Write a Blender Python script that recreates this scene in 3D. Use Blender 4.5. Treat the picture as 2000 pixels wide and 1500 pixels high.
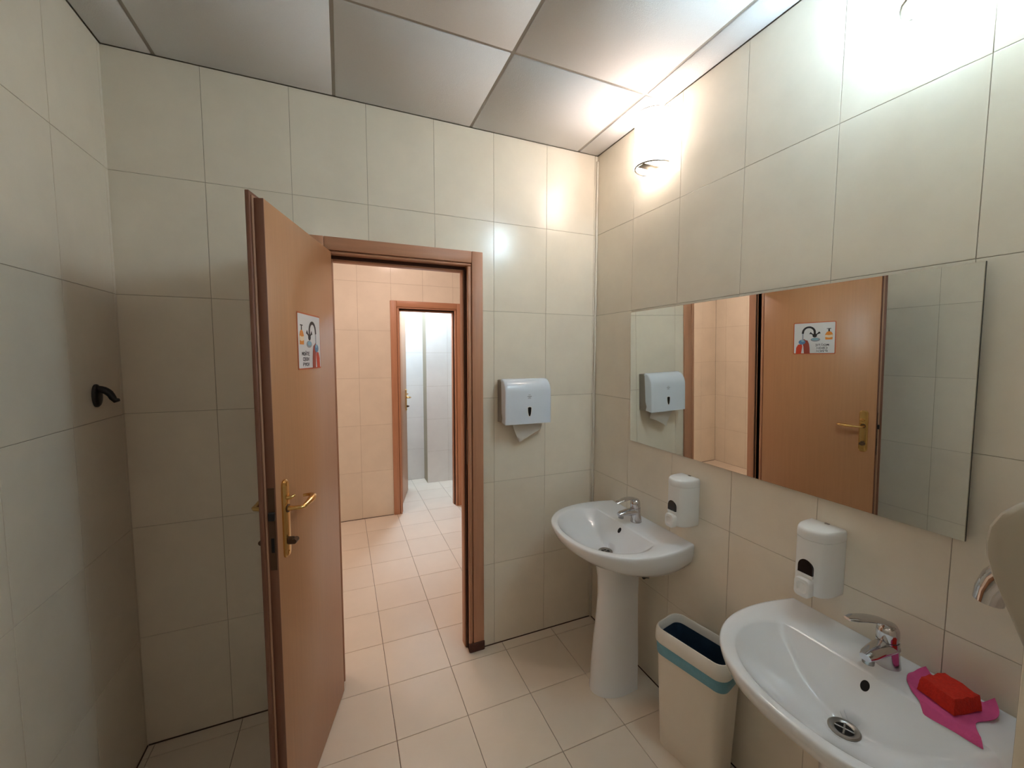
import bpy, bmesh, math, random
from mathutils import Vector, Matrix
random.seed(7)
PI = math.pi
S = bpy.context.scene
for o in list(bpy.data.objects):
    bpy.data.objects.remove(o, do_unlink=True)
COL = S.collection

# ------------------------------------------------------------------ camera, world, exposure
CAM = Vector((-1.3567, -1.9839, 1.5867))
YAW, PITCH, ROLL, FPX = math.radians(-22.8502), math.radians(-4.2075), math.radians(0.0901), 790.4
fw = Vector((-math.sin(YAW)*math.cos(PITCH), math.cos(YAW)*math.cos(PITCH), math.sin(PITCH)))
rt = Vector((math.cos(YAW), math.sin(YAW), 0)); up = rt.cross(fw)
r2 = math.cos(ROLL)*rt + math.sin(ROLL)*up; u2 = -math.sin(ROLL)*rt + math.cos(ROLL)*up
cd = bpy.data.cameras.new('camera'); cam = bpy.data.objects.new('camera', cd); COL.objects.link(cam)
cam.matrix_world = Matrix(((r2.x, u2.x, -fw.x, CAM.x), (r2.y, u2.y, -fw.y, CAM.y), (r2.z, u2.z, -fw.z, CAM.z), (0, 0, 0, 1)))
cd.sensor_width = 36; cd.sensor_fit = 'HORIZONTAL'; cd.lens = FPX/2000*36; cd.clip_start = 0.03
S.camera = cam
W = bpy.data.worlds.new('world'); S.world = W; W.use_nodes = True
W.node_tree.nodes['Background'].inputs[0].default_value = (0.5, 0.5, 0.5, 1)
W.node_tree.nodes['Background'].inputs[1].default_value = 0.0
S.view_settings.view_transform = 'Standard'; S.view_settings.look = 'None'
S.view_settings.gamma = 1; S.view_settings.use_curve_mapping = False
S.view_settings.exposure = 0.62

# light of each lamp: colour of shade, shade strength, bulb watts; rear is added fill
LAMPS = dict(rear=((1.0, 0.88, 0.78), 9, 0.0), warm=((1.0, 0.87, 0.80), 9.0, 0.16), cool=((0.60, 0.83, 1.0), 28, 0.5),
             hall=((1.0, 0.77, 0.69), 32, 0.0), far=((0.58, 0.78, 1.0), 125, 0.0))

# room dimensions (metres); origin = floor corner under the right end of the door wall
WID, H = 2.123, 2.692
TW, TH, Z0 = 0.3019, 0.45, 0.4578
ZL = [0.0] + [Z0 + k*TH for k in range(5)] + [H]

# ------------------------------------------------------------------ materials
MATS = {}
def srgb(r, g, b):
    f = lambda c: (c/255/12.92) if c/255 <= 0.04045 else ((c/255+0.055)/1.055)**2.4
    return (f(r), f(g), f(b))
def mat(name, col, rough=0.5, metal=0.0, var=0.0, scale=6.0, bump=0.0, bscale=80.0, rnd=0.0, coat=0.0, spec=0.5,
        stretch=None, emit=None, trans=0.0):
    m = bpy.data.materials.new(name); m.use_nodes = True; MATS[name] = m
    nt = m.node_tree; N = nt.nodes; L = nt.links; P = N['Principled BSDF']
    P.inputs['Roughness'].default_value = rough; P.inputs['Metallic'].default_value = metal
    P.inputs['Coat Weight'].default_value = coat; P.inputs['Specular IOR Level'].default_value = spec
    P.inputs['Coat Roughness'].default_value = 0.05
    P.inputs['Base Color'].default_value = (*col, 1)
    geo = N.new('ShaderNodeNewGeometry'); src = geo.outputs['Position']
    if stretch:
        tc = N.new('ShaderNodeTexCoord'); mp = N.new('ShaderNodeMapping'); mp.inputs['Scale'].default_value = stretch
        L.new(tc.outputs['Object'], mp.inputs[0]); src = mp.outputs[0]
    if var or rnd:
        no = N.new('ShaderNodeTexNoise'); no.inputs['Scale'].default_value = scale; no.inputs['Detail'].default_value = 5
        no.inputs['Roughness'].default_value = 0.6
        L.new(src, no.inputs['Vector'])
        mr = N.new('ShaderNodeMapRange'); mr.inputs[1].default_value = 0.25; mr.inputs[2].default_value = 0.75
        mr.inputs[3].default_value = 1-var; mr.inputs[4].default_value = 1+var
        L.new(no.outputs['Fac'], mr.inputs[0]); fac = mr.outputs[0]
        if rnd:
            oi = N.new('ShaderNodeObjectInfo'); r = N.new('ShaderNodeMapRange')
            r.inputs[3].default_value = 1-rnd; r.inputs[4].default_value = 1+rnd
            L.new(oi.outputs['Random'], r.inputs[0])
            mu = N.new('ShaderNodeMath'); mu.operation = 'MULTIPLY'
            L.new(fac, mu.inputs[0]); L.new(r.outputs[0], mu.inputs[1]); fac = mu.outputs[0]
        hs = N.new('ShaderNodeHueSaturation'); hs.inputs['Color'].default_value = (*col, 1)
        L.new(fac, hs.inputs['Value']); L.new(hs.outputs[0], P.inputs['Base Color'])
    if bump:
        nb = N.new('ShaderNodeTexNoise'); nb.inputs['Scale'].default_value = bscale; nb.inputs['Detail'].default_value = 4
        L.new(src, nb.inputs['Vector'])
        b = N.new('ShaderNodeBump'); b.inputs['Strength'].default_value = bump; b.inputs['Distance'].default_value = 0.002
        L.new(nb.outputs['Fac'], b.inputs['Height']); L.new(b.outputs[0], P.inputs['Normal'])
    if emit:
        P.inputs['Emission Color'].default_value = (*emit[0], 1); P.inputs['Emission Strength'].default_value = emit[1]
    if trans: P.inputs['Transmission Weight'].default_value = trans
    return m
mat('wall_tile', srgb(240, 230, 212), 0.17, var=0.05, scale=5, rnd=0.018, bump=0.05, bscale=260, spec=0.42)
mat('wall_grout', srgb(176, 163, 140), 0.9)
mat('floor_tile', srgb(238, 225, 206), 0.28, var=0.04, scale=4, rnd=0.02, bump=0.04, bscale=120, spec=0.45)
mat('floor_grout', srgb(112, 84, 58), 0.95)
mat('far_tile', srgb(236, 232, 226), 0.3, var=0.04, scale=5, rnd=0.02, spec=0.4)
mat('ceiling_tile', srgb(234, 232, 232), 0.9, var=0.02, scale=300, bump=0.5, bscale=420)
mat('grid_metal', srgb(176, 168, 158), 0.55)
mat('plaster', srgb(205, 198, 185), 0.9)
mat('corner_trim', srgb(226, 218, 202), 0.4)
mat('frame_wood', srgb(194, 140, 108), 0.42, var=0.10, scale=3.0, stretch=(22, 22, 1.2), bump=0.06, bscale=9)
mat('head_wood', srgb(190, 136, 104), 0.42, var=0.10, scale=3.0, stretch=(1.2, 22, 22), bump=0.06, bscale=9)
mat('leaf_wood', srgb(190, 138, 98), 0.36, var=0.06, scale=3.0, stretch=(26, 26, 0.9), bump=0.05, bscale=9)
mat('edge_wood', srgb(124, 80, 60), 0.5, var=0.07, scale=3.0, stretch=(26, 26, 0.9))
mat('groove', srgb(178, 136, 108), 0.6)
mat('seal', srgb(58, 28, 16), 0.7)
mat('foot_rot', srgb(74, 40, 28), 0.8, var=0.25, scale=60, bump=0.5, bscale=90)
mat('brass', srgb(214, 176, 112), 0.22, metal=1.0, var=0.05, scale=60)
mat('bronze', srgb(92, 70, 54), 0.45, metal=0.7)
mat('black_metal', srgb(30, 28, 30), 0.4, metal=0.3)
mat('ceramic', srgb(240, 243, 246), 0.08, coat=0.6, var=0.01, scale=4)
mat('chrome', srgb(205, 205, 208), 0.06, metal=1.0)
mat('steel', srgb(150, 146, 140), 0.28, metal=1.0)
mat('dark_hole', srgb(14, 14, 14), 0.8)
mat('white_plastic', srgb(242, 243, 241), 0.28, var=0.01, scale=6)
mat('gloss_plastic', srgb(228, 238, 250), 0.14, coat=0.3, var=0.01, scale=6)
mat('grey_plastic', srgb(150, 143, 134), 0.45, var=0.02, scale=20)
mat('smoke_plastic', srgb(26, 25, 27), 0.16)
mat('paper', srgb(226, 222, 214), 0.9, bump=0.2, bscale=300)
mat('mirror_glass', (0.86, 0.88, 0.85), 0.0, metal=1.0)
mat('mirror_edge', srgb(70, 66, 56), 0.5)
mat('bin_plastic', srgb(238, 229, 213), 0.42, var=0.02, scale=8)
mat('bin_rim', srgb(242, 238, 228), 0.35)
mat('bag_blue', srgb(112, 168, 186), 0.35, var=0.12, scale=30, bump=0.4, bscale=60)
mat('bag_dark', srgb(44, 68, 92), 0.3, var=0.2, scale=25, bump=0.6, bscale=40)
mat('sponge_red', srgb(206, 44, 26), 0.95, var=0.15, scale=140, bump=0.9, bscale=240)
mat('cloth_pink', srgb(222, 88, 146), 0.85, var=0.06, scale=60, bump=0.4, bscale=300)
mat('dryer_enamel', srgb(188, 180, 162), 0.3, coat=0.2)
mat('sign_white', srgb(226, 226, 228), 0.35)
mat('sign_border', srgb(196, 96, 52), 0.4)
mat('ink_black', srgb(24, 22, 26), 0.5)
mat('ink_text', srgb(60, 58, 66), 0.5)
mat('ink_orange', srgb(226, 140, 52), 0.5)
mat('ink_cream', srgb(244, 222, 190), 0.5)
mat('ink_red', srgb(210, 66, 36), 0.5)
mat('ink_darkred', srgb(160, 66, 50), 0.5)
mat('ink_blue', srgb(96, 138, 180), 0.5)
mat('ink_lightblue', srgb(140, 186, 206), 0.5)
mat('ink_grey', srgb(150, 156, 166), 0.5)
for k, (c, s, w) in LAMPS.items():
    mat('shade_'+k, (0.8, 0.8, 0.78), 0.4, emit=(c, s))
    mat('bulb_'+k, (0.9, 0.9, 0.9), 0.4, emit=(c, s*2))

# ------------------------------------------------------------------ helpers
def link(name, me, m, parent=None, loc=(0, 0, 0), rotz=0.0):
    o = bpy.data.objects.new(name, me); COL.objects.link(o)
    if me is not None and m is not None and not me.materials: me.materials.append(MATS[m])
    if parent is not None: o.parent = parent
    o.location = loc; o.rotation_euler = (0, 0, rotz)
    return o
def mesh(name, vs, fs, smooth=None):
    me = bpy.data.meshes.new(name); me.from_pydata([tuple(v) for v in vs], [], fs); me.update()
    bm = bmesh.new(); bm.from_mesh(me); bmesh.ops.recalc_face_normals(bm, faces=bm.faces); bm.to_mesh(me); bm.free()
    if smooth is not None:
        for p in me.polygons: p.use_smooth = True
        me.set_sharp_from_angle(angle=math.radians(smooth))
    return me
def tag(o, label, cat, group=None, kind=None):
    o['label'] = label; o['category'] = cat
    if group: o['group'] = group
    if kind: o['kind'] = kind
    return o
def thing(name, label, cat, loc=(0, 0, 0), rotz=0, group=None, kind=None):
    return tag(link(name, None, None, None, loc, rotz), label, cat, group, kind)
def box_me(name, x0, x1, y0, y1, z0, z1, bev=0.0, seg=2):
    bm = bmesh.new()
    v = [bm.verts.new(p) for p in ((x0, y0, z0), (x1, y0, z0), (x1, y1, z0), (x0, y1, z0), (x0, y0, z1), (x1, y0, z1), (x1, y1, z1), (x0, y1, z1))]
    for f in ((3, 2, 1, 0), (4, 5, 6, 7), (0, 1, 5, 4), (1, 2, 6, 5), (2, 3, 7, 6), (3, 0, 4, 7)): bm.faces.new([v[i] for i in f])
    if bev: bmesh.ops.bevel(bm, geom=list(bm.edges), offset=bev, segments=seg, profile=0.5, affect='EDGES')
    me = bpy.data.meshes.new(name); bm.to_mesh(me); bm.free()
    if bev:
        for p in me.polygons: p.use_smooth = True
        me.set_sharp_from_angle(angle=math.radians(50))
    return me
def box(name, m, parent, x0, x1, y0, y1, z0, z1, bev=0.0, seg=2, loc=(0, 0, 0), rotz=0):
    return link(name, box_me(name, x0, x1, y0, y1, z0, z1, bev, seg), m, parent, loc, rotz)
def loft(rings, cap0=True, cap1=True, close=True):
    vs = [p for r in rings for p in r]; n = len(rings[0]); fs = []
    for i in range(len(rings)-1):
        for j in range(n if close else n-1):
            a = i*n+j; b = i*n+(j+1) % n; fs.append((a, b, b+n, a+n))
    if cap0: fs.append(tuple(range(n-1, -1, -1)))
    if cap1: fs.append(tuple((len(rings)-1)*n+j for j in range(n)))
    return vs, fs
def join(*parts):
    vs, fs = [], []
    for v, f in parts:
        k = len(vs); vs += list(v); fs += [tuple(i+k for i in q) for q in f]
    return vs, fs
def tube(path, rad, n=12, flat=1.0, cap=True):
    """tube along a list of points; rad = number or list; flat squeezes the second axis"""
    P = [Vector(p) for p in path]; R = rad if isinstance(rad, (list, tuple)) else [rad]*len(P); rings = []
    ref = Vector((0, 0, 1))
    for i, p in enumerate(P):
        t = (P[min(i+1, len(P)-1)] - P[max(i-1, 0)]).normalized()
        rf = ref if abs(t.dot(ref)) < 0.95 else Vector((0, 1, 0))
        a = t.cross(rf).normalized(); b = a.cross(t).normalized()
        rings.append([p + a*(R[i]*math.cos(2*PI*k/n)) + b*(R[i]*flat*math.sin(2*PI*k/n)) for k in range(n)])
    return loft(rings, cap, cap)
def bez(p0, p1, p2, n=8):
    p0, p1, p2 = Vector(p0), Vector(p1), Vector(p2)
    return [p0*(1-t)**2 + p1*2*t*(1-t) + p2*t*t for t in [i/n for i in range(n+1)]]
def disc(c, r, axis='z', n=24, h=0.002):
    c = Vector(c); ax = {'x': (Vector((0, 1, 0)), Vector((0, 0, 1)), Vector((1, 0, 0))), 'y': (Vector((1, 0, 0)), Vector((0, 0, 1)), Vector((0, -1, 0))), 'z': (Vector((1, 0, 0)), Vector((0, 1, 0)), Vector((0, 0, 1)))}[axis]
    rr = lambda d: [c + ax[0]*r*math.cos(2*PI*k/n) + ax[1]*r*math.sin(2*PI*k/n) + ax[2]*d for k in range(n)]
    return loft([rr(0), rr(h)])
def prism(poly, d0, d1, plane='xz'):
    f = {'xz': lambda p, d: (p[0], d, p[1]), 'xy': lambda p, d: (p[0], p[1], d), 'yz': lambda p, d: (d, p[0], p[1])}[plane]
    return loft([[f(p, d0) for p in poly], [f(p, d1) for p in poly]])
def part(name, m, parent, vf, smooth=None, loc=(0, 0, 0)):
    return link(name, mesh(name, vf[0], vf[1], smooth), m, parent, loc)
def copy_tree(o, parent=None):
    c = o.copy(); COL.objects.link(c); c.parent = parent
    for ch in list(o.children): copy_tree(ch, c)
    return c
def rrect(x0, x1, y0, y1, r, n=5):
    pts = []
    for cx, cy, a in ((x1-r, y1-r, 0), (x0+r, y1-r, 90), (x0+r, y0+r, 180), (x1-r, y0+r, 270)):
        for k in range(n+1):
            t = math.radians(a+90*k/n); pts.append((cx+r*math.cos(t), cy+r*math.sin(t)))
    return pts

# ------------------------------------------------------------------ tiled surfaces
CACHE = {}
def tile_mesh(poly, ch, th, key):
    """rectilinear tile: poly CCW in local (u,v); front at y=0, chamfered, back at y=th"""
    k = (key, tuple((round(a, 4), round(b, 4)) for a, b in poly))
    if k in CACHE: return CACHE[k]
    n = len(poly); ins = []
    for i in range(n):
        p, q, r = Vector(poly[i-1]), Vector(poly[i]), Vector(poly[(i+1) % n])
        d1 = (q-p).normalized(); d2 = (r-q).normalized()
        ins.append(q + ch*(Vector((-d1.y, d1.x)) + Vector((-d2.y, d2.x))))
    vs = [(p[0], th, p[1]) for p in poly] + [(p[0], ch*0.5, p[1]) for p in poly] + [(p.x, 0, p.y) for p in ins]
    fs = [tuple(range(2*n, 3*n))]
    for i in range(n):
        j = (i+1) % n
        fs += [(i, j, n+j, n+i), (n+i, n+j, 2*n+j, 2*n+i)]
    me = mesh('tile', vs, fs); CACHE[k] = me
    return me
def cut(u0, u1, v0, v1, holes):
    """cell minus rectangular holes -> list of polygons"""
    for (a, b, c, d) in holes:
        if a <= u0+1e-4 and b >= u1-1e-4 and c <= v0+1e-4 and d >= v1-1e-4: return []
        if b <= u0 or a >= u1 or d <= v0 or c >= v1: continue
        il, ir, ib, it = a > u0+0.004, b < u1-0.004, c > v0+0.004, d < v1-0.004
        if not (il and ir):
            if not ib and not it: return [[(u0, v0), (a, v0), (a, v1), (u0, v1)]] if il else [[(b, v0), (u1, v0), (u1, v1), (b, v1)]]
            if it and not ib:
                if not il and not ir: return [[(u0, d), (u1, d), (u1, v1), (u0, v1)]]
                if il: return [[(u0, v0), (a, v0), (a, d), (u1, d), (u1, v1), (u0, v1)]]
                return [[(b, v0), (u1, v0), (u1, v1), (u0, v1), (u0, d), (b, d)]]
        if it and il and ir: return [[(u0, v0), (a, v0), (a, d), (b, d), (b, v0), (u1, v0), (u1, v1), (u0, v1)]]
    return [[(u0, v0), (u1, v0), (u1, v1), (u0, v1)]]
def tile_grid(parent, us, vs, m, holes=(), gap=0.0016, th=0.0025, ch=0.0008, skip=()):
    for i in range(len(us)-1):
        for j in range(len(vs)-1):
            u0, u1, v0, v1 = us[i], us[i+1], vs[j], vs[j+1]
            if u1-u0 < 0.006 or v1-v0 < 0.006: continue
            g = gap/2
            for poly in cut(u0+g, u1-g, v0+g, v1-g, holes):
                ox, oz = poly[0]
                me = tile_mesh([(p[0]-ox, p[1]-oz) for p in poly], ch, th, m)
                link('tile', me, m, parent, (ox, 0, oz))
def lines(a, b, start, step):
    k0 = math.ceil((a-start)/step - 1e-6); L = [a]; x = start + k0*step
    while x < b-1e-6:
        if x > a+1e-6: L.append(x)
        x += step
    return L + [b]
def wall(name, label, loc, rotz, u0, u1, thick, ustart, m='wall_tile', holes=(), zl=ZL, h=H, tiles=True, base='wall_grout'):
    """slab with real openings; local x along the wall, local y into it; tile faces at y = 0"""
    parts = []; xs = sorted({u0, u1, *[q for hh in holes for q in hh[:2]]})
    for a, b in zip(xs, xs[1:]):
        hh = [q for q in holes if q[0] <= a+1e-6 and q[1] >= b-1e-6]
        z0 = hh[0][3] if hh else 0.0
        parts.append(([(x, y, z) for z in (z0, h) for x, y in ((a, 0.0025), (b, 0.0025), (b, thick), (a, thick))],
                      [(3, 2, 1, 0), (4, 5, 6, 7), (0, 1, 5, 4), (1, 2, 6, 5), (2, 3, 7, 6), (3, 0, 4, 7)]))
    v, f = join(*parts)
    me = bpy.data.meshes.new(name); me.from_pydata(v, [], f); me.update()
    o = tag(link(name, me, base, None, loc, rotz), label, 'wall', kind='structure')
    if tiles: tile_grid(o, lines(u0, u1, ustart, TW), zl, m, holes)
    return o

# ------------------------------------------------------------------ floor
FS, FX0, FY0 = 0.3037, -1.1874, -0.0664
YB = -3.2                                   # wall behind the camera
me = box_me('floor', -3.27, 0.62, YB-0.1, 3.3, -0.12, -0.0035)
floor = tag(link('floor', me, 'floor_grout'), 'cream square floor tiles with brown joints running through the doorway', 'floor', kind='structure')
def floor_tiles(x0, x1, y0, y1):
    xs, ys = lines(x0, x1, FX0, FS), lines(y0, y1, FY0, FS)
    for i in range(len(xs)-1):
        for j in range(len(ys)-1):
            a, b, c, d = xs[i]+.0012, xs[i+1]-.0012, ys[j]+.0012, ys[j+1]-.0012
            if b-a < .01 or d-c < .01: continue
            k = ('fl', round(b-a, 4), round(d-c, 4))
            if k not in CACHE:
                w, l, ch = b-a, d-c, .0012
                vs = [(x, y, -.0035) for x, y in ((0, 0), (w, 0), (w, l), (0, l))] + [(x, y, -.0006) for x, y in ((0, 0), (w, 0), (w, l), (0, l))] + \
                     [(x, y, 0) for x, y in ((ch, ch), (w-ch, ch), (w-ch, l-ch), (ch, l-ch))]
                fs = [(8, 9, 10, 11)] + [q for e in range(4) for q in ((e, (e+1) % 4, 4+(e+1) % 4, 4+e), (4+e, 4+(e+1) % 4, 8+(e+1) % 4, 8+e))]
                CACHE[k] = mesh('tile', vs, fs)
            link('tile', CACHE[k], 'floor_tile', floor, (a, c, 0))
floor_tiles(-WID, 0.0, YB, FY0)
floor_tiles(-3.27, 0.62, FY0, 3.14)

# ------------------------------------------------------------------ walls
DH = (-1.462, -0.697, -0.01, 2.09)          # opening under the door casing (room door)
D2 = (-0.905, -0.215, -0.01, 2.09)          # opening of the second door
wall('wall_back', 'beige tiled wall with the open doorway and paper towel dispenser', (0, 0, 0), 0, -WID-0.1, 0, 0.088, -0.0193, holes=[DH])
wall('wall_right', 'beige tiled wall behind the mirror and both sinks', (0, 0, 0), -PI/2, 0, -YB, 0.1, 0.0116)
wall('wall_left', 'shaded beige tiled wall carrying the black hook', (-WID, 0, 0), PI/2, YB, 0, 0.1, -0.0193)
wall('wall_rear', 'beige tiled wall behind the viewpoint', (0, YB, 0), PI, 0, WID, 0.1, 0.02)
# short cross wall beside the near sink that carries the hand dryer
PX, PY = -0.5, -1.769
wall('wall_partition', 'short tiled cross wall holding the hand dryer at the right edge', (0, PY, 0), PI, 0, -PX-0.003, 0.1, 0.2)
pe = wall('wall_partition_end', 'narrow tiled end of the short cross wall', (PX, PY, 0), -PI/2, 0, 0.1, 0.003, 0.0)
# corner trims
tr = tag(link('trim_corner', box_me('trim_corner', -0.012, -0.0002, -0.012, -0.0002, 0.0, H-0.03, 0.004), 'corner_trim'), 'thin pale vertical corner trim between the two lit tiled walls', 'trim', kind='structure')
# dark dirty joint where the tiles meet the floor
mat('dirty_joint', srgb(72, 48, 30), 0.9, var=0.3, scale=12)
for nm, wh, bxs in (('back', 'door wall', [(-WID+.004, -1.476, -.0035, -.0002), (-.683, -.004, -.0035, -.0002)]), ('right', 'mirror wall', [(-.0035, -.0002, PY+.004, -.004)]),
                    ('left', 'left wall', [(-WID+.0002, -WID+.0035, YB+.004, -.004)]), ('hall', 'hall wall beyond the doorway', [(-3.26, -.918, 2.0665, 2.0698), (-.202, .61, 2.0665, 2.0698)])):
    v = join(*[loft([[(a, c, z), (b, c, z), (b, d, z), (a, d, z)] for z in (.0002, .0045)]) for a, b, c, d in bxs])
    tag(part('baseboard_'+nm, 'dirty_joint', None, v), 'dark dirty joint line along the foot of the '+wh, 'joint', kind='structure')
# hall and far washroom seen through the doorway
HY = 2.07
wall('wall_hall_far', 'warm lit tiled hall wall seen through the doorway', (0, HY, 0), 0, -3.27, 0.62, 0.088, -0.3, holes=[D2])
wall('wall_hall_left', 'warm lit hall side wall seen in the mirror', (-3.27, 0, 0), PI/2, 0.088, HY, 0.1, 0.1)
wall('wall_hall_right', 'hall side wall right of the second doorway', (0.62, 0, 0), -PI/2, -HY, -0.088, 0.1, -2.0)
wall('wall_hall_near', 'hall side of the doorway wall', (0, 0.0885, 0), PI, -0.62, 3.27, 0.001, 0.0, holes=[(-DH[1], -DH[0], -0.01, 2.09)])
ZD = [0.0, 0.39, 0.79, 1.195, 1.603, 2.003, 2.4, H]
wall('wall_far_left', 'bluish white tiled far wall left of the pillar', (0, 3.14, 0), 0, -1.4, -0.41, 0.1, -0.41, 'far_tile', zl=ZD)
wall('wall_far_pillar', 'bluish white tiled pillar front in the far room', (0, 2.93, 0), 0, -0.41, 0.62, 0.2, -0.15, 'far_tile', zl=ZD)
wall('wall_far_pillar_side', 'narrow tiled side of the pillar in the far room', (-0.41, 3.14, 0), PI/2, -0.21, 0, 0.003, -0.21, 'far_tile', zl=ZD)
wall('wall_far_side_left', 'left side wall of the far room', (-1.4, 0, 0), PI/2, HY+0.088, 3.14, 0.1, HY+0.1, 'far_tile', zl=ZD)
wall('wall_far_side_right', 'right side wall of the far room', (0.62, 0, 0), -PI/2, -2.93, -HY-0.088, 0.1, -2.9, 'far_tile', zl=ZD)

# ------------------------------------------------------------------ ceiling: lay-in tiles on a recessed grid
cl = tag(link('ceiling', box_me('ceiling', -3.4, 0.75, YB-0.1, 3.35, H+0.014, H+0.12), 'plaster'), 'suspended ceiling of large white lay-in tiles', 'ceiling', kind='structure')
CX0, CY0, CS = -0.1289, -0.5317, 0.6135
def ceil_tiles(x0, x1, y0, y1):
    xs, ys = lines(x0, x1, CX0, CS), lines(y0, y1, CY0, CS); g = 0.0065
    for i in range(len(xs)-1):
        for j in range(len(ys)-1):
            a, b, c, d = xs[i]+(g if i else .004), xs[i+1]-(g if i+2 < len(xs) else .004), ys[j]+(g if j else .004), ys[j+1]-(g if j+2 < len(ys) else .004)
            if b-a < .02 or d-c < .02: continue
            k = ('ce', round(b-a, 4), round(d-c, 4))
            if k not in CACHE: CACHE[k] = box_me('ceiling_panel', 0, b-a, 0, d-c, 0, 0.011, 0.002, 1)
            link('ceiling_panel', CACHE[k], 'ceiling_tile', cl, (a, c, H))
    for x in xs[1:-1]: box('grid_bar', 'grid_metal', cl, x-.012, x+.012, y0, y1, H+.0045, H+.0135)
    for y in ys[1:-1]: box('grid_bar', 'grid_metal', cl, x0, x1, y-.012, y+.012, H+.005, H+.0135)
ceil_tiles(-WID, 0, YB, 0)
ceil_tiles(-3.27, 0.62, 0.09, HY)
ceil_tiles(-1.4, 0.62, HY+.09, 2.93)

# ------------------------------------------------------------------ door frames
def door_frame(name, label, xl, xr, loc=(0, 0, 0), feet=True):
    """xl, xr outer casing edges on the wall face y=0; wall goes to y=0.088"""
    t = thing(name, label, 'door frame', loc, kind='structure'); cw = 0.058; zt = 2.097
    for sgn, x in ((1, xl), (-1, xr)):
        a, b = sorted((x, x+sgn*cw)); box('casing', 'frame_wood', t, a, b, -.015, -.0005, .0, zt, .003)
        a, b = sorted((x+sgn*.012, x+sgn*.081)); box('lining', 'frame_wood', t, a, b, .0005, .03, 0, 2.075, .0)
        a, b = sorted((x+sgn*(cw+.004), x+sgn*.081)); box('lining_bead', 'frame_wood', t, a, b, -.0135, .0295, 0, 2.024, .005, 3)
        a, b = sorted((x+sgn*.012, x+sgn*.086)); box('seal', 'seal', t, a, b, .0302, .0378, 0, 2.07)
        a, b = sorted((x+sgn*.012, x+sgn*.0925)); box('stop', 'frame_wood', t, a, b, .038, .0875, 0, 2.07, .003)
        a, b = sorted((x, x+sgn*cw)); box('casing', 'frame_wood', t, a, b, .0905, .104, 0, zt, .003)
        if feet:
            a, b = sorted((x-sgn*.003, x+sgn*(cw+.026))); box('foot', 'foot_rot', t, a, b, -.022, -.0005, 0, .05, .007, 2)
    a, b = xl+cw, xr-cw
    box('head_casing', 'head_wood', t, a+.0008, b-.0008, -.015, -.0005, zt-cw, zt, .003)
    box('head_lining', 'head_wood', t, xl+.082, xr-.082, .0005, .03, 2.026, 2.085)
    box('head_bead', 'head_wood', t, xl+.062, xr-.062, -.0135, .0, 2.0245, zt-cw-.003, .005, 3)
    box('head_seal', 'seal', t, xl+.082, xr-.082, .0302, .0378, 2.012, 2.085)
    box('head_stop', 'head_wood', t, xl+.0925, xr-.0925, .038, .0875, 2.004, 2.085, .003)
    box('head_casing', 'head_wood', t, a, b, .0905, .104, zt-cw, zt, .003)
    return t
fr = door_frame('trim_1', 'brown wooden door frame of the near doorway with dark worn feet', -1.472, -0.687)
box('strike_plate', 'bronze', fr, -.7690, -.7682, -.006, .014, 1.02, 1.20, 0)
door_frame('trim_2', 'smaller looking orange-brown door frame of the far doorway', -0.914, -0.206, (0, HY, 0), feet=False)

# ------------------------------------------------------------------ door leaves.  local x: from hinge to free edge, local +y = face away from the rebate lip
def lever(parent, s, z, y0, sg, drop=0.0):
    """brass lever set on the face at y0; sg = outward direction"""
    pl = rrect(s-.021, s+.021, z-.157, z+.092, .016, 4)
    q = part('plate', 'brass', parent, loft([[(a, y0, b) for a, b in pl], [(a, y0+sg*.005, b) for a, b in pl],
             [(s+(a-s)*.8, y0+sg*.009, z-.032+(b-z+.032)*.97) for a, b in pl]], False, True), 40)
    for dz in (.078, -.143): part('screw', 'brass', q, disc((s, y0+sg*.0085, z+dz), .006, 'y', 12, -sg*.0025))
    path = [(s, y0+sg*.008, z), (s, y0+sg*.03, z), (s-.004, y0+sg*.046, z)] + bez((s-.012, y0+sg*.053, z), (s-.07, y0+sg*.058, z+.002), (s-.098, y0+sg*.052, z+.004), 6) \
        + bez((s-.104, y0+sg*.049, z+.004), (s-.124, y0+sg*.038, z+.003), (s-.112, y0+sg*.014, z+.002), 6)
    rad = [.0115, .009, .0095] + [.0085, .009, .0105, .012, .0125, .012, .0115] + [.011, .010, .009, .008, .0075, .007, .006]
    part('lever', 'brass', q, tube(path, rad, 14, .72), 50)
    part('rose', 'bronze', q, disc((s, y0+sg*.0085, z), .013, 'y', 18, -sg*.004))
    part('bolt_lever', 'brass', q, tube([(s+.002, y0+sg*.008, z+.034), (s, y0+sg*.02, z+.034), (s-.012, y0+sg*.026, z+.037)], [.006, .006, .0045], 10), 50)
    part('thumb_turn', 'bronze', q, join(disc((s, y0+sg*.0085, z-.105), .0125, 'y', 18, -sg*.014), tube([(s-.012, y0+sg*.028, z-.105), (s+.012, y0+sg*.028, z-.105)], .008, 10)), 40)
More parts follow.
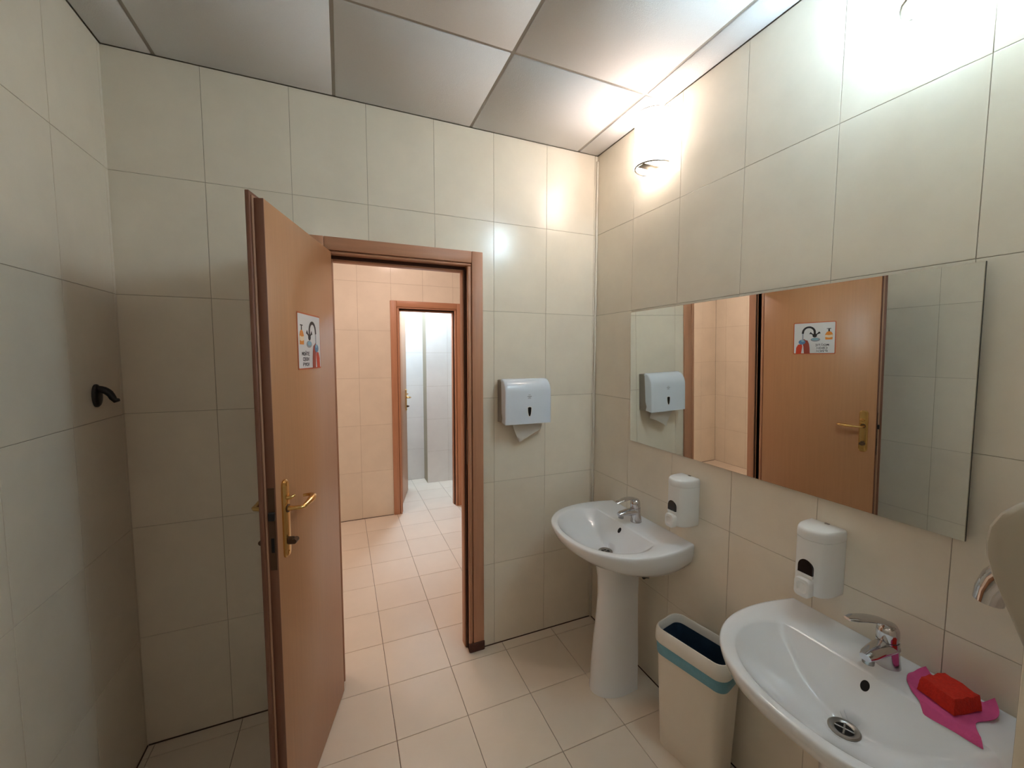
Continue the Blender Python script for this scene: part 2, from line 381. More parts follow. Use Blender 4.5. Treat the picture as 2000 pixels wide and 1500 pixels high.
def door_leaf(name, label, loc, ang, width, lip_side, zt=2.03, hard=True):
    t = thing(name, label, 'door', loc, ang, kind='structure')
    s0 = .026; c = lip_side
    def slab(nm, m, a, b, y0, y1, z0, z1):
        y0, y1 = sorted((y0, y1)); return box(nm, m, t, a, b, y0, y1, z0, z1, .0012, 1)
    slab('leaf_core', 'leaf_wood', s0, width-.003, 0, c*.026, .008, zt)
    slab('edge_band', 'edge_wood', width-.003, width, -c*.0002, c*.026, .008, zt)
    slab('rebate_groove', 'groove', s0, width+.0065, c*.0262, c*.0305, .008, zt+.006)
    slab('lip', 'edge_wood', s0, width+.015, c*.0307, c*.042, .006, zt+.016)
    lever(t, width-.058, 1.1, 0.0, -c); lever(t, width-.058, 1.1, c*.042, c)
    y0, y1 = sorted((c*.003, c*.022)); f = box('lock_faceplate', 'bronze', t, width, width+.0016, y0, y1, .93, 1.185)
    y0, y1 = sorted((c*.002, c*.020)); box('latch', 'black_metal', f, width+.0016, width+.012, y0, y1, 1.086, 1.112, .003)
    y0, y1 = sorted((c*.008, c*.017)); box('deadbolt_slot', 'dark_hole', f, width+.0016, width+.0022, y0, y1, .985, 1.03)
    for z in (.22, 1.82):
        part('hinge', 'bronze', t, join(tube([(s0-.008, c*.046, z), (s0-.008, c*.046, z+.075)], .0065, 12), prism([(s0-.004, z+.005), (s0+.02, z+.005), (s0+.02, z+.07), (s0-.004, z+.07)], c*.0422, c*.0442)), 40)
    return t
# near door: hinge on the left jamb, swung about 106 degrees into the room
LD = Vector((-.2701, -.9628, 0)); ang1 = math.atan2(LD.y, LD.x)
leaf = door_leaf('door_1', 'open wooden door leaf with brass lever and a small sign', (-1.378, 0, 0), ang1, .6357, -1)
LEAF_N = Vector((.9628, -.2701, 0))
# far door: hinge on its left jamb, swung into the far room
a2 = math.atan2(2.794-2.19, -0.671+0.835)
leaf2 = door_leaf('door_2', 'wooden door standing open inside the far bright room', (-.838, HY+.088, 0), a2, .62, 1)

# ------------------------------------------------------------------ pictogram sign on the near door
sg = thing('hygiene_sign', 'white hand washing sign with red hands and black tap on the open door', 'sign', Vector((-1.378, 0, 0)) + LD*.317 + LEAF_N*.0005, math.atan2(-LD.y, -LD.x))
# local x: towards the hinge (to the right as read), local -y: out of the door, z up; sign centre at z = 1.632
ZC = 1.632
def flat(name, m, poly, d, parent=sg):
    return part(name, m, parent, prism([(p[0], p[1]+ZC) for p in poly], -d, -d+.0006 if d > .0012 else 0.0))
flat('border', 'sign_border', rrect(-.113, .113, -.101, .101, .006), .0010)
flat('panel', 'sign_white', rrect(-.108, .108, -.096, .096, .004), .0016)
def band(pts, w):
    P = [Vector((p[0], p[1])) for p in pts]; L, R = [], []
    for i, p in enumerate(P):
        t = (P[min(i+1, len(P)-1)]-P[max(i-1, 0)]).normalized(); n = Vector((-t.y, t.x)); ww = (w[i] if isinstance(w, list) else w)/2
        L.append(p+n*ww); R.append(p-n*ww)
    return [tuple(p) for p in L] + [tuple(p) for p in reversed(R)]
def ell(cx, cy, a, b, n=20): return [(cx+a*math.cos(2*PI*k/n), cy+b*math.sin(2*PI*k/n)) for k in range(n)]
# units: sign spans x -0.108..0.108; direct view: bottle left, tap middle, hands right
arc = [(.028+.032*math.cos(math.radians(a))-.0, .036+.034*math.sin(math.radians(a))) for a in range(0, 181, 15)]
flat('tap_spout', 'ink_black', band([(.062, .03)] + arc + [(-.004, .015)], .0115), .0022)
flat('tap_base', 'ink_black', ell(-.004, .016, .012, .012), .0022)
flat('tap_handle', 'ink_black', band([(-.004, .016), (-.021, .028), (-.031, .035)], [.006, .007, .015]), .0022)
flat('tap_handle', 'ink_black', band([(-.004, .016), (.013, .028), (.022, .033)], [.006, .007, .015]), .0022)
flat('water_jet', 'ink_grey', band([(.060, .03), (.060, -.012)], .006), .0022)
flat('hand', 'ink_red', [(.098, -.098), (.096, -.06), (.086, -.04), (.066, -.036), (.062, -.05), (.068, -.098)], .0022)
flat('hand', 'ink_darkred', [(.052, -.098), (.056, -.05), (.066, -.02), (.054, -.004), (.044, -.012), (.034, -.014), (.026, -.034), (.022, -.06), (.02, -.098)], .0026)
flat('foam', 'ink_blue', ell(.064, -.024, .019, .015), .0030)
flat('foam', 'ink_lightblue', ell(.060, -.016, .009, .007), .0034)
flat('soap_bar', 'ink_grey', ell(-.008, -.010, .0255, .0125), .0022)
flat('soap_bar_top', 'ink_lightblue', ell(-.006, -.007, .019, .008), .0026)
flat('bottle', 'ink_orange', [(-.096, -.012), (-.06, -.012), (-.058, .02), (-.066, .034), (-.074, .039), (-.082, .039), (-.091, .034), (-.098, .02)], .0022)
flat('bottle_label', 'ink_cream', [(-.097, .003), (-.078, -.001), (-.059, .004), (-.059, .018), (-.078, .015), (-.097, .019)], .0026)
flat('bottle_pump', 'ink_black', [(-.082, .039), (-.074, .039), (-.075, .054), (-.066, .054), (-.066, .057), (-.088, .058), (-.088, .054), (-.081, .054)], .0022)
# lettering drawn as strokes
G = {'М': [[(0, 0), (0, 1), (.5, .4), (1, 1), (1, 0)]], 'О': [[(.5, 0), (.1, .15), (0, .5), (.1, .85), (.5, 1), (.9, .85), (1, .5), (.9, .15), (.5, 0)]],
     'Й': [[(0, 1), (0, 0), (1, 1), (1, 0)], [(.25, 1.32), (.5, 1.2), (.75, 1.32)]], 'Т': [[(0, 1), (1, 1)], [(.5, 1), (.5, 0)]],
     'Е': [[(1, 1), (0, 1), (0, 0), (1, 0)], [(0, .52), (.8, .52)]], 'С': [[(1, .85), (.6, 1), (.15, .85), (0, .5), (.15, .15), (.6, 0), (1, .15)]],
     'В': [[(0, 0), (0, 1), (.7, 1), (.9, .77), (.7, .54), (0, .54)], [(.7, .54), (1, .28), (.75, 0), (0, 0)]], 'И': [[(0, 1), (0, 0), (1, 1), (1, 0)]],
     'Р': [[(0, 0), (0, 1), (.75, 1), (1, .76), (.75, .5), (0, .5)]], 'У': [[(0, 1), (.5, .42)], [(1, 1), (.3, 0)]], 'К': [[(0, 0), (0, 1)], [(1, 1), (0, .45), (1, 0)]]}
def word(txt, cx, y, h, w, pitch):
    x = cx-(len(txt)-1)*pitch/2-w/2; parts = []
    for chh in txt:
        for st in G[chh]:
            parts.append(prism([(p[0], p[1]+ZC) for p in band([(x+a*w, y+b*h) for a, b in st], .0026)], -.0022, -.0016))
        x += pitch
    return part('lettering', 'ink_text', sg, join(*parts))
word('МОЙТЕ', -.0435, -.051, .012, .0105, .0148)
word('СВОИ', -.0435, -.070, .012, .0105, .0148)
word('РУКИ', -.0435, -.089, .012, .0105, .0148)

# ------------------------------------------------------------------ wall lamps
def wall_lamp(key, label, loc, rotz, group=None):
    """half-cylinder glass sconce; local -x points into the room; open at top and bottom"""
    t = thing('wall_lamp', label, 'lamp', loc, rotz, group); col, st, wt = LAMPS[key]
    a, d, h = .085, .10, .11; n = 24; rings = []
    out = [(-.012-d*math.sin(PI*k/n), a*math.cos(PI*k/n)) for k in range(n+1)]
    inn = [(-.012-(d-.004)*math.sin(PI*k/n), (a-.004)*math.cos(PI*k/n)) for k in range(n+1)]
    prof = out + inn[::-1]
    part('shade', 'shade_'+key, t, loft([[(x, y, -h) for x, y in prof], [(x, y, h) for x, y in prof]]), 40)
    box('back_plate', 'white_plastic', t, -.008, 0, -.05, .05, -.085, .085, .002, 1)
    for z in (-h-.003, h+.003):
        pth = [(-.004, -.07, z)] + [(-.012-(d*.96)*math.sin(PI*k/12), -.08*math.cos(PI*k/12), z) for k in range(13)] + [(-.004, .07, z)]
        part('clip_wire', 'steel', t, tube(pth, .004, 8), 60)
        box('clip_bar', 'steel', t, -.098, -.006, -.022, .022, z-.002, z+.002, .001, 1)
    part('holder', 'white_plastic', t, tube([(-.008, 0, -.02), (-.05, 0, -.02)], .012, 12), 50)
    b = part('bulb', 'bulb_'+key, t, tube([(-.055, 0, -.05), (-.055, 0, -.035), (-.055, 0, .03), (-.055, 0, .05)], [.008, .02, .02, .008], 14), 60)
    ld = bpy.data.lights.new('bulb_glow', 'POINT'); ld.energy = wt; ld.color = col; ld.shadow_soft_size = .012
    for q, z in enumerate((-.075,)):
        lo = bpy.data.objects.new('bulb_glow', ld); COL.objects.link(lo); lo.parent = t; lo.location = (-.055, 0, z)
    ld2 = bpy.data.lights.new('bulb_glow', 'POINT'); ld2.energy = wt*.8; ld2.color = col; ld2.shadow_soft_size = .012
    lo = bpy.data.objects.new('bulb_glow', ld2); COL.objects.link(lo); lo.parent = t; lo.location = (-.055, 0, .075)
    return t
wall_lamp('warm', 'glowing half-round glass wall lamp above the far sink near the corner', (0, -.475, 2.545), 0, 'wall lamps under the ceiling')
wall_lamp('cool', 'cool bluish wall lamp cut by the top edge above the near sink', (0, -1.445, 2.545), 0, 'wall lamps under the ceiling')
def ceiling_lamp(key, label, loc):
    """round flush opal ceiling lamp"""
    t = thing('ceiling_lamp', label, 'lamp', loc, 0, 'round ceiling lamps'); n = 32
    rg = lambda r, z: [(r*math.cos(2*PI*k/n), r*math.sin(2*PI*k/n), z) for k in range(n)]
    part('base', 'white_plastic', t, loft([rg(.135, 0), rg(.14, -.004), rg(.14, -.026), rg(.134, -.03)], True, False), 40)
    part('shade', 'shade_'+key, t, loft([rg(.132, -.028), rg(.128, -.045), rg(.11, -.062), rg(.075, -.074), rg(.03, -.079)], True, True), 40)
    return t
ceiling_lamp('hall', 'warm round ceiling lamp in the hall right behind the doorway', (-.82, 1.2, H-.0005))
ceiling_lamp('hall', 'unseen warm round lamp added to brighten the left end of the hall', (-2.4, 1.2, H-.0005))  # second hall lamp, unseen, added to lift the left end in the mirror
ceiling_lamp('rear', 'unseen round lamp added as fill light behind the viewpoint', (-1.45, -2.5, H-.0005))  # dim fill light added out of view, shaped as a ceiling lamp
ceiling_lamp('far', 'cool round ceiling lamp in the bright far room', (-.62, 2.62, H-.0005))

# ------------------------------------------------------------------ mirror (hangs slightly tipped forward)
mi = thing('wall_mirror', 'wide frameless mirror on the right wall reflecting the open door', 'mirror', (-.004, 0, 1.1506))
tilt = math.radians(1.2)
g = box('mirror_glass', 'mirror_glass', mi, -.005, -.0002, -1.209, 0, 0.0, .6438)
bk = box('backing', 'mirror_edge', mi, 0, .0035, -1.2095, .0005, -.0006, .6444)
mi.rotation_euler = (0, -tilt, math.radians(-.7)); mi.location = (-.004, -.34, 1.1506)
for y, dd in ((-.2, .014), (-1.0, .022)):
    box('mount_pad', 'grey_plastic', mi, .0036, dd, y-.03, y+.03, .52, .60)

# ------------------------------------------------------------------ pedestal sinks
def outline(n=72):
    pts = []; xs, b, a, e = .17, .305, .312, 2/2.3
    for k in range(7): x = xs*k/7; pts.append((-x, .287+.025*math.sin(PI/2*k/7)))
    for k in range(n+1):
        t = PI*k/n; c, s = math.cos(t), math.sin(t)
        pts.append((-xs-b*abs(s)**e, math.copysign(a*abs(c)**e, c)))
    for k in range(6, -1, -1): x = xs*k/7; pts.append((-x, -(.287+.025*math.sin(PI/2*k/7))))
    for k in range(1, 16): pts.append((0, -.287+.574*k/16))
    return pts
def inner(n=72):
    pts = []
    xs, b, a, e = .235, .212, .250, 2/2.15
    for k in range(7): f = k/7; pts.append((-.148-(xs-.148)*f, .214+.036*math.sin(PI/2*f)))
    for k in range(n+1):
        t = PI*k/n; c, s = math.cos(t), math.sin(t)
        pts.append((-xs-b*abs(s)**e, math.copysign(a*abs(c)**e, c)))
    for k in range(6, -1, -1): f = k/7; pts.append((-.148-(xs-.148)*f, -(.214+.036*math.sin(PI/2*f))))
    for k in range(1, 16): pts.append((-.148, -.214+.428*k/16))
    return pts
RZ = .785
def smin(a, b, k=.002):
    hh = max(k-abs(a-b), 0)/k; return min(a, b)-hh*hh*k*.25
def basin_mesh():
    O, I = outline(), inner(); n = len(O); cx = -.17
    def ins(P, f): return [(cx+(x-cx)*f if x < -1e-6 else 0, y*f) for x, y in P]
    R = []
    # underside, from the bottom up
    for sx, sy, z in ((.30, .30, .650), (.52, .62, .657), (.66, .80, .666), (.80, .92, .684), (.90, .968, .708), (.965, .99, .735), (.992, .998, .762)):
        R.append([(x*sx, y*sy, z) for x, y in O])
    R.append([(x, y, .774) for x, y in O]); R.append([(x, y, .781) for x, y in ins(O, .996)])
    R.append([(x, y, RZ-.0005) for x, y in ins(O, .985)]); R.append([(x, y, RZ) for x, y in ins(O, .965)])
    for f in (.35, .7, .92):
        o2 = ins(O, .965); R.append([(a+(c-a)*f, b+(d-b)*f, RZ+.0005-(.0025 if f > .9 else 0)) for (a, b), (c, d) in zip(o2, I)])
    C = (-.242, 0.0)
    ks = [1.0, .99]+[.975-.025*q for q in range(36)]
    for k in ks:
        ring = []
        for x, y in I:
            px, py = C[0]+(x-C[0])*k, C[1]+(y-C[1])*k
            dp = 1.5*max(-.148-px, 0); db = .112*(1-k**2.0)
            if math.hypot(px-C[0], py) < .037: dp = .115; db = .1115
            ring.append((px, py, RZ-.0045-max(0, smin(dp, db)) if k < 1 else RZ-.0045))
        R.append(ring)
    v, f = loft(R, True, True)
    return mesh('basin', v, f, 60)
BASIN = basin_mesh()
def pedestal():
    R = []
    for z, hy, xf, xb in ((0, .084, -.308, -.10), (.012, .084, -.308, -.10), (.05, .082, -.304, -.10), (.18, .081, -.296, -.10), (.34, .073, -.279, -.10), (.46, .069, -.270, -.10), (.55, .072, -.274, -.10), (.61, .082, -.288, -.10), (.645, .094, -.305, -.10), (.668, .105, -.32, -.10)):
        c = (xf+xb)/2+.03; ring = []
        for k in range(33):
            t = -PI/2+PI*k/32; ring.append((c+(xf-c)*abs(math.cos(t))**.85, hy*math.sin(t), z))
        ring += [(xb, hy*.93, z), (xb, -hy*.93, z)]
        R.append(ring)
    v, f = loft(R, True, True); return mesh('pedestal', v, f, 55)
PED = pedestal()
def faucet(parent, yaw, lift):
    bx = -.068
    f = part('faucet', 'chrome', parent, join(
        tube([(bx, 0, RZ-.002), (bx, 0, RZ+.004), (bx-.001, 0, RZ+.02), (bx-.004, 0, RZ+.045), (bx-.006, 0, RZ+.07)], [.0275, .0265, .0245, .0235, .024], 24),
        tube([(bx+.004, 0, RZ+.050), (bx-.03, 0, RZ+.053), (bx-.06, 0, RZ+.053), (bx-.088, 0, RZ+.051), (bx-.104, 0, RZ+.049)], [.024, .023, .0205, .018, .013], 18, .72)), 60)
    part('aerator', 'steel', f, tube([(bx-.088, 0, RZ+.046), (bx-.089, 0, RZ+.030)], .0125, 18), 50)
    lv = part('lever', 'chrome', f, join(
        tube([(0, 0, -.002), (-.001, 0, .010), (-.002, 0, .026), (-.003, 0, .036), (-.004, 0, .042)], [.0225, .0235, .023, .018, .007], 22),
        tube(bez((.010, 0, .030), (-.03, 0, .062), (-.122, 0, .040+lift), 10), [.014, .019, .0195, .019, .0185, .0182, .018, .0175, .017, .0155, .010], 14, .34)), 60)
    lv.location = (bx-.006, 0, RZ+.073); lv.rotation_euler = (0, 0, yaw)
    part('collar', 'steel', f, tube([(bx-.006, 0, RZ+.0695), (bx-.006, 0, RZ+.0735)], .0215, 22), 50)
    return f
def sink(label, y, yaw, lift):
    t = thing('pedestal_sink', label, 'sink', (-.001, y, 0), 0, 'white pedestal sinks')
    b = link('basin', BASIN, 'ceramic', t)
    p = link('pedestal', PED, 'ceramic', t)
    faucet(t, yaw, lift)
    zb = RZ-.0045-.1115
    d = part('drain', 'steel', t, join(loft([[(-.242+r*math.cos(2*PI*k/28), r*math.sin(2*PI*k/28), z) for k in range(28)] for r, z in ((.033, zb-.004), (.033, zb+.0025), (.030, zb+.0048), (.023, zb+.0042), (.019, zb+.0008))], False, False)), 40)
    part('drain_cup', 'dark_hole', d, disc((-.242, 0, zb-.0005), .0200, 'z', 24, .0015))
    cr = [tube([(-.242+.019*math.cos(a), .019*math.sin(a), zb+.0022), (-.242-.019*math.cos(a), -.019*math.sin(a), zb+.0022)], .0022, 8) for a in (.4, .4+PI/2)]
    part('drain_cross', 'steel', d, join(*cr), 50)
    # overflow hole on the sloping rear wall of the bowl
    zo = RZ-.0045-.024; xo = -.148-.024/1.5; n = Vector((-1.5, 0, 1)).normalized(); u = Vector((0, 1, 0)); w = n.cross(u)
    ring = lambda r, d: [Vector((xo, 0, zo)) + u*(r*.8*math.cos(2*PI*k/20)) + w*(r*1.15*math.sin(2*PI*k/20)) + n*d for k in range(20)]
    part('overflow', 'dark_hole', t, loft([ring(.0115, -.004), ring(.0115, .0012)]))
    # supply valves and hose just under the basin
    vb = part('supply_valve', 'chrome', t, join(tube([(0.0, -.07, .55), (-.05, -.07, .55)], .011, 12), tube([(-.05, -.07, .535), (-.05, -.07, .60)], .009, 12), tube([(-.05, -.07, .60), (-.07, -.05, .64)], .006, 8)), 50)
    part('valve_knob', 'black_metal', vb, tube([(-.05, -.07, .55), (-.078, -.07, .55)], [.013, .015], 12), 50)
    return t
sink('white pedestal sink in the corner below the paper towel dispenser', -.469, .10, 0.0)
sink('nearest white pedestal sink with red sponge on its ledge', -1.445, -.28, .022)

# ------------------------------------------------------------------ soap dispensers (local -x into the room)
def soap(label, y):
    t = thing('soap_dispenser', label, 'soap dispenser', (-.0005, y, .873), 0, 'white wall soap dispensers')
    hw, dp = .0515, .098
    def plan(s, z, ex=0.0):
        pts = [(0, hw*s), (-.028*s, hw*s)]
        for k in range(1, 13): a = PI/2*k/12; pts.append((-.028*s-(dp*.93-.028)*s*math.sin(a)-0, hw*s*(1-.52*(1-math.cos(a)))))
        pts.append((-dp*s, 0.0))
        pts = pts[:-1] + [(-(dp*s), pts[-2][1]*.5), (-(dp+.0015)*s, 0)]
        return [(x, yy, z) for x, yy in pts] + [(x, -yy, z) for x, yy in reversed(pts[:-1])]
    body = loft([plan(.93, 0), plan(.975, .003), plan(.985, .012), plan(.992, .10), plan(.992, .166)], True, True)
    part('body', 'white_plastic', t, body, 35)
    lid = loft([plan(.985, .1665), plan(1.0, .169), plan(1.0, .183), plan(.985, .191), plan(.95, .1965), plan(.89, .199)], True, True)
    l = part('lid', 'white_plastic', t, lid, 40)
    box('catch', 'grey_plastic', l, -.008, -.0005, -.006, .006, .1965, .2005)
    # sight window (arched) on the flat front
    xw = -(dp*.992+.0012)
    arch = [(.0205, .063), (.0205, .082)] + [(.0205*math.cos(math.radians(a)), .082+.024*math.sin(math.radians(a))) for a in range(15, 180, 15)] + [(-.0205, .082), (-.0205, .063)]
    part('window', 'smoke_plastic', t, prism(arch, xw+.006, xw-.0012, 'yz'))
    part('ledge', 'white_plastic', t, prism([(.0215, .055), (.0215, .0625), (-.0215, .0625), (-.0215, .055)], xw+.006, xw-.002, 'yz'))
    # push button with a round dimple
    sq = rrect(-.022, .022, -.006, .050, .012, 4); cc = (0, .024)
    rr = lambda s, x: [(x, cc[0]+(p[0]-cc[0])*s, cc[1]+(p[1]-cc[1])*s) for p in sq]
    n = len(sq)
    circ = lambda r, x: [(x, cc[0]+r*math.cos(a), cc[1]+r*math.sin(a)) for a in [math.atan2(p[1]-cc[1], p[0]-cc[0]) for p in sq]]
    part('push_button', 'white_plastic', t, loft([rr(1, xw+.008), rr(1, xw-.010), rr(.95, xw-.014), circ(.0205, xw-.0155), circ(.0175, xw-.0155), circ(.014, xw-.0115), circ(.007, xw-.0095)], False, True), 35)
    return t
soap('white soap dispenser on the wall above the corner sink', -.722)
soap('white soap dispenser on the wall above the nearest sink', -1.252)

# ------------------------------------------------------------------ paper towel dispenser (local -y into the room)
td = thing('paper_towel_dispenser', 'white paper towel dispenser with grey sides on the door wall', 'dispenser', (-.472, -.0005, 1.228))
hw, hh, dp = .130, .232, .108
def side_profile(d0, d1, r):            # (y, z) outline of the cover side, depth d0..d1
    pts = [(-d0, .008), (-d1, .0)]
    pts += [(-d1, hh-.085)] + [(-(d1-r)-r*math.cos(math.radians(a)), hh-.075+(.075)*math.sin(math.radians(a))) for a in range(10, 91, 10)] + [(-d0, hh)]
    return pts
def extr(prof, xs):                    # loft along x with per-station (x, inset)
    cy = sum(p[0] for p in prof)/len(prof)
    return loft([[(x, p[0] if p[0] > -.05 else p[0]+ins, p[1]-(ins*1.6 if p[1] > hh*.5 else 0)) for p in prof] for x, ins in xs])
bodyp = [(0, .004), (-.058, .006), (-.066, .03), (-.056, .06), (-.054, .13), (-.050, hh-.012), (-.030, hh-.004), (0, hh-.006)]
part('back_housing', 'grey_plastic', td, extr(bodyp, [(-hw-.001, .002), (-hw+.002, 0), (hw-.002, 0), (hw+.001, .002)]), 35)
cov = extr(side_profile(.046, dp, .058), [(-hw, .0045), (-hw+.002, .002), (-hw+.006, .0006), (-hw+.02, 0), (hw-.02, 0), (hw-.006, .0006), (hw-.002, .002), (hw, .0045)])
part('cover', 'gloss_plastic', td, cov, 45)
tear = [(.012, .044)] + [(.012*math.cos(math.radians(a))*1.0, .078+.005*math.sin(math.radians(a))) for a in range(0, 181, 30)]
tear = [(.0095*math.cos(math.radians(a)), .083+.004*math.sin(math.radians(a))) for a in range(0, 181, 30)] + [(-.0088, .066), (-.0065, .050)] + [(-.0045*math.cos(math.radians(a)), .045-.0055*math.sin(math.radians(a))) for a in range(0, 181, 30)] + [(.0065, .050), (.0088, .066)]
big = [((x)*1.3, .064+(z-.064)*1.12) for x, z in tear]
wr = part('window_rim', 'white_plastic', td, prism([(x+.004, z) for x, z in big], -dp-.0015, -dp+.002))
part('window', 'smoke_plastic', wr, prism([(x+.004, z) for x, z in tear], -dp-.0025, -dp+.002))
lg = [prism([(x+.004, z) for x, z in band([(-.012, .142), (.012, .142)], .0035)], -dp-.0006, -dp+.001),
      prism([(x+.004, z) for x, z in band([(-.006, .150), (.006, .150)], .002)], -dp-.0006, -dp+.001),
      prism([(x+.004, z) for x, z in band([(-.009, .132), (.009, .132)], .002)], -dp-.0006, -dp+.001),
      prism([(x+.004, z) for x, z in band([(-.006, .137), (.006, .137)], .0022)], -dp-.0006, -dp+.001)]
part('emblem', 'ink_grey', td, join(*lg))
part('outlet', 'dark_hole', td, ([(-.085, -.10, .0002), (.085, -.10, .0002), (.085, -.03, .0045), (-.085, -.03, .0045), (-.085, -.10, -.0012), (.085, -.10, -.0012), (.085, -.03, .0022), (-.085, -.03, .0022)], [(0, 1, 2, 3), (4, 5, 6, 7), (0, 1, 5, 4), (1, 2, 6, 5), (2, 3, 7, 6), (3, 0, 4, 7)]))
# paper sheet hanging out
def sheet(name, label, cat, top, bot, m, thick=.0008, rows=6, wave=.003):
    vs, fs = [], []; n = len(top)
    for r in range(rows+1):
        f = r/rows
        for k in range(n):
            p = Vector(top[k])*(1-f)+Vector(bot[k])*f; p.y += wave*math.sin(3*f+k*1.1); vs.append(p)
    N = len(vs); vs2 = [v+Vector((0, thick, 0)) for v in vs]
    for r in range(rows):
        for k in range(n-1):
            a = r*n+k; fs += [(a, a+1, a+n+1, a+n), (N+a, N+a+n, N+a+n+1, N+a+1)]
    rim = list(range(n)) + [r*n+n-1 for r in range(1, rows+1)] + [rows*n+k for k in range(n-2, -1, -1)] + [r*n for r in range(rows-1, 0, -1)]
    for i, a in enumerate(rim): b = rim[(i+1) % len(rim)]; fs.append((a, b, N+b, N+a))
    return tag(part(name, m, None, (vs+vs2, fs), 50), label, cat)
sheet('paper_towel', 'white paper towel sheet hanging from the wall dispenser', 'paper towel',
      [(-.548, -.066, 1.231), (-.50, -.068, 1.2305), (-.455, -.068, 1.230), (-.41, -.066, 1.229), (-.374, -.064, 1.228)],
      [(-.5025, -.050, 1.126), (-.4985, -.054, 1.124), (-.470, -.060, 1.142), (-.425, -.062, 1.166), (-.374, -.058, 1.186)], 'paper')

# ------------------------------------------------------------------ hand dryer on the cross wall (local +y into the room)
hd = thing('hand_dryer', 'pale enamel hand dryer with chrome nozzle at the right edge', 'hand dryer', (-.15, PY+.0005, 0))
prof = [(0, 1.05), (.035, 1.052), (.063, 1.072), (.090, 1.135), (.108, 1.180), (.117, 1.212), (.1195, 1.24), (.116, 1.27), (.104, 1.298), (.086, 1.32), (.06, 1.335), (.03, 1.342), (0, 1.343)]
def dry(x, s): cz, cy = 1.2, 0; return [(x, p[0]*s, cz+(p[1]-cz)*(.92+.08*s)) for p in prof]
part('cover', 'dryer_enamel', hd, loft([dry(-.112, .86), dry(-.109, .94), dry(-.10, .985), dry(-.085, 1), dry(.085, 1), dry(.10, .985), dry(.109, .94), dry(.112, .86)]), 40)
part('nozzle', 'chrome', hd, tube([(0, .090, 1.175), (0, .106, 1.158), (0, .124, 1.135), (0, .134, 1.108), (0, .137, 1.085)], [.030, .029, .027, .024, .0225], 20, 1), 60)
part('nozzle_mouth', 'dark_hole', hd, tube([(0, .137, 1.0856), (0, .1371, 1.0846)], .0195, 18))
part('start_button', 'chrome', hd, disc((.05, .1175, 1.235), .016, 'y', 20, -.008), 40)

# ------------------------------------------------------------------ waste bin with liner
BC = Vector((-.118, -.893, 0)); BR = math.radians(12)
tb = thing('waste_bin', 'cream plastic waste bin standing between the two sinks', 'bin', BC, BR)
def bring(w, l, r, z, n=6): return [(p[0], p[1], z) for p in rrect(-w/2, w/2, -l/2, l/2, r, n)]
TBW, TBL = .166, .296
part('body', 'bin_plastic', tb, loft([bring(.118, .238, .030, 0), bring(.126, .246, .034, .006), bring(.132, .254, .036, .10), bring(.144, .270, .038, .30), bring(.152, .280, .040, .425), bring(.146, .274, .037, .425), bring(.124, .246, .034, .09), bring(.12, .24, .03, .012)], True, True), 45)
part('rim', 'bin_rim', tb, loft([bring(TBW-.006, TBL-.006, .040, .440), bring(TBW, TBL, .043, .444), bring(TBW, TBL, .043, .470), bring(TBW-.004, TBL-.004, .042, .490), bring(TBW-.012, TBL-.012, .040, .4985), bring(TBW-.020, TBL-.020, .036, .4985), bring(TBW-.026, TBL-.026, .034, .490), bring(TBW-.030, TBL-.030, .033, .440)], False, False), 45)
bl = thing('bin_liner', 'blue plastic bag lining the waste bin with its edge folded over', 'bag', BC, BR)
def wob(w, l, r, z, amp, ph):
    return [(p[0], p[1], z+amp*math.sin(9*math.atan2(p[1], p[0])*.5+ph)) for p in rrect(-w/2, w/2, -l/2, l/2, r, 8)]
part('fold', 'bag_blue', bl, loft([wob(.1565, .2845, .041, .400, .006, 1.0), wob(.159, .287, .042, .418, .003, .4), wob(.1605, .2885, .042, .436, 0, 0), wob(.1535, .2815, .040, .4395, 0, 0), wob(.153, .281, .040, .426, 0, 0)], False, False), 60)
part('pouch', 'bag_dark', bl, loft([wob(.130, .258, .030, .468, .0, 0), wob(.131, .259, .031, .44, .0, 0), wob(.124, .246, .034, .36, .004, 1), wob(.118, .236, .034, .22, .004, 2), wob(.11, .225, .03, .05, .003, 0), wob(.06, .12, .02, .035, .002, 0)], False, True), 50)

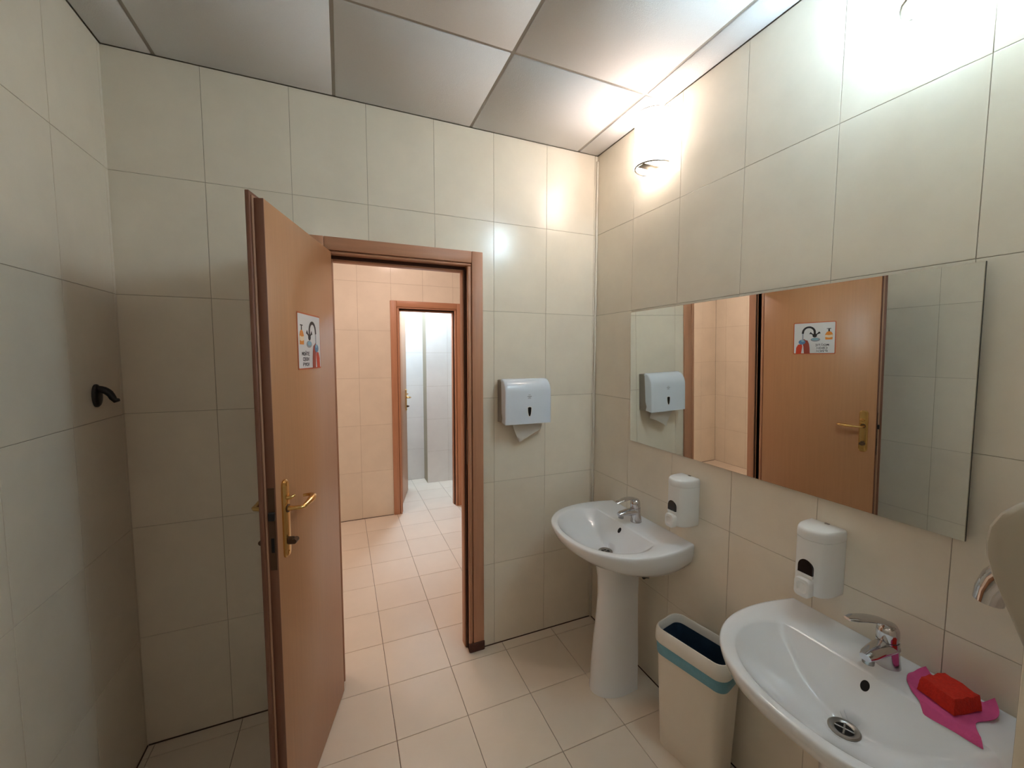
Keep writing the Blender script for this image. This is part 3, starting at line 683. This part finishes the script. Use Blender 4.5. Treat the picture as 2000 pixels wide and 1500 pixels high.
# ------------------------------------------------------------------ sponge and cloth on the near sink ledge
def ledge_z(x):                         # top of the near sink behind and over the rear edge of the bowl
    return RZ+.0008 if x > -.149 else RZ-.0036-1.5*(-.149-x)
def cloth():
    nx, ny = 26, 34; vs, fs = [], []
    A, B = [(-.020, -1.500), (-.022, -1.54), (-.020, -1.585), (-.012, -1.614)], [(-.128, -1.520), (-.158, -1.552), (-.157, -1.600), (-.156, -1.638)]
    cr = lambda P, t: (lambda k, f: tuple(P[k][q]*(1-f)+P[k+1][q]*f for q in (0, 1)))(min(int(t*3), 2), t*3-min(int(t*3), 2))
    for i in range(nx+1):
        for j in range(ny+1):
            u, v = i/nx, j/ny; a, b = cr(A, v), cr(B, v)
            x, y = a[0]*(1-u)+b[0]*u, a[1]*(1-u)+b[1]*u
            y += (.022*4*u*(1-u)*(1-v)**2) - (.012*math.sin(PI*u*2.2)*v**3)      # rounded left end, wavy right end
            z = ledge_z(x)+.0016+.0012*(1+math.sin(17*u+5*v)*math.sin(9*v+2*u))
            z += .022*max(0, v-.82)/.18*max(0, 1-2.2*u)**1.5 + .014*max(0, .10-v)/.10*max(0, 1-4*u)
            vs.append(Vector((x, y, z)))
    n = ny+1; N = len(vs); vs2 = [p+Vector((0, 0, .0016)) for p in vs]
    for i in range(nx):
        for j in range(ny):
            a = i*n+j; fs += [(a, a+1, a+n+1, a+n), (N+a, N+a+n, N+a+n+1, N+a+1)]
    rim = list(range(n)) + [i*n+n-1 for i in range(1, nx+1)] + [nx*n+j for j in range(ny-1, -1, -1)] + [i*n for i in range(nx-1, 0, -1)]
    for i, a in enumerate(rim): b = rim[(i+1) % len(rim)]; fs.append((a, b, N+b, N+a))
    return vs+vs2, fs
tag(part('cleaning_cloth', 'cloth_pink', None, cloth(), 60), 'crumpled pink cloth under the red sponge on the near sink', 'cloth')
bm = bmesh.new(); bmesh.ops.create_cube(bm, size=1.0)
bmesh.ops.subdivide_edges(bm, edges=list(bm.edges), cuts=5, use_grid_fill=True)
for v in bm.verts:
    p = v.co; w = 1-.10*(p.z+.5)
    v.co = Vector((p.x*.078*w+.002*math.sin(40*p.y), p.y*.074*w, p.z*.034 + .0018*math.sin(25*p.x*.6+9*p.y)*(p.z > .4)))
    v.co += Vector((random.uniform(-1, 1), random.uniform(-1, 1), random.uniform(-1, 1)))*.0008
me = bpy.data.meshes.new('sponge'); bm.to_mesh(me); bm.free()
for p in me.polygons: p.use_smooth = True
me.set_sharp_from_angle(angle=math.radians(40))
sp = tag(link('sponge', me, 'sponge_red', None, (-.085, -1.566, RZ+.0250), math.radians(-14)), 'red kitchen sponge lying on the pink cloth', 'sponge')

# ------------------------------------------------------------------ black hook on the left wall (local +x into the room)
hk = thing('wall_hook', 'small black coat hook on the shaded left wall', 'hook', (-WID+.0005, -.19, 1.445))
part('base', 'black_metal', hk, loft([[(x, r*.62*math.cos(2*PI*k/20), r*math.sin(2*PI*k/20)) for k in range(20)] for x, r in ((0, .039), (.006, .039), (.011, .033), (.013, .02))]), 50)
part('prong', 'black_metal', hk, tube(bez((.008, 0, .022), (.035, 0, .02), (.045, -.002, -.008), 6)+[(.052, -.002, -.018), (.062, -.002, -.016)], [.012, .012, .012, .0115, .011, .010, .010, .009, .005], 12), 60)
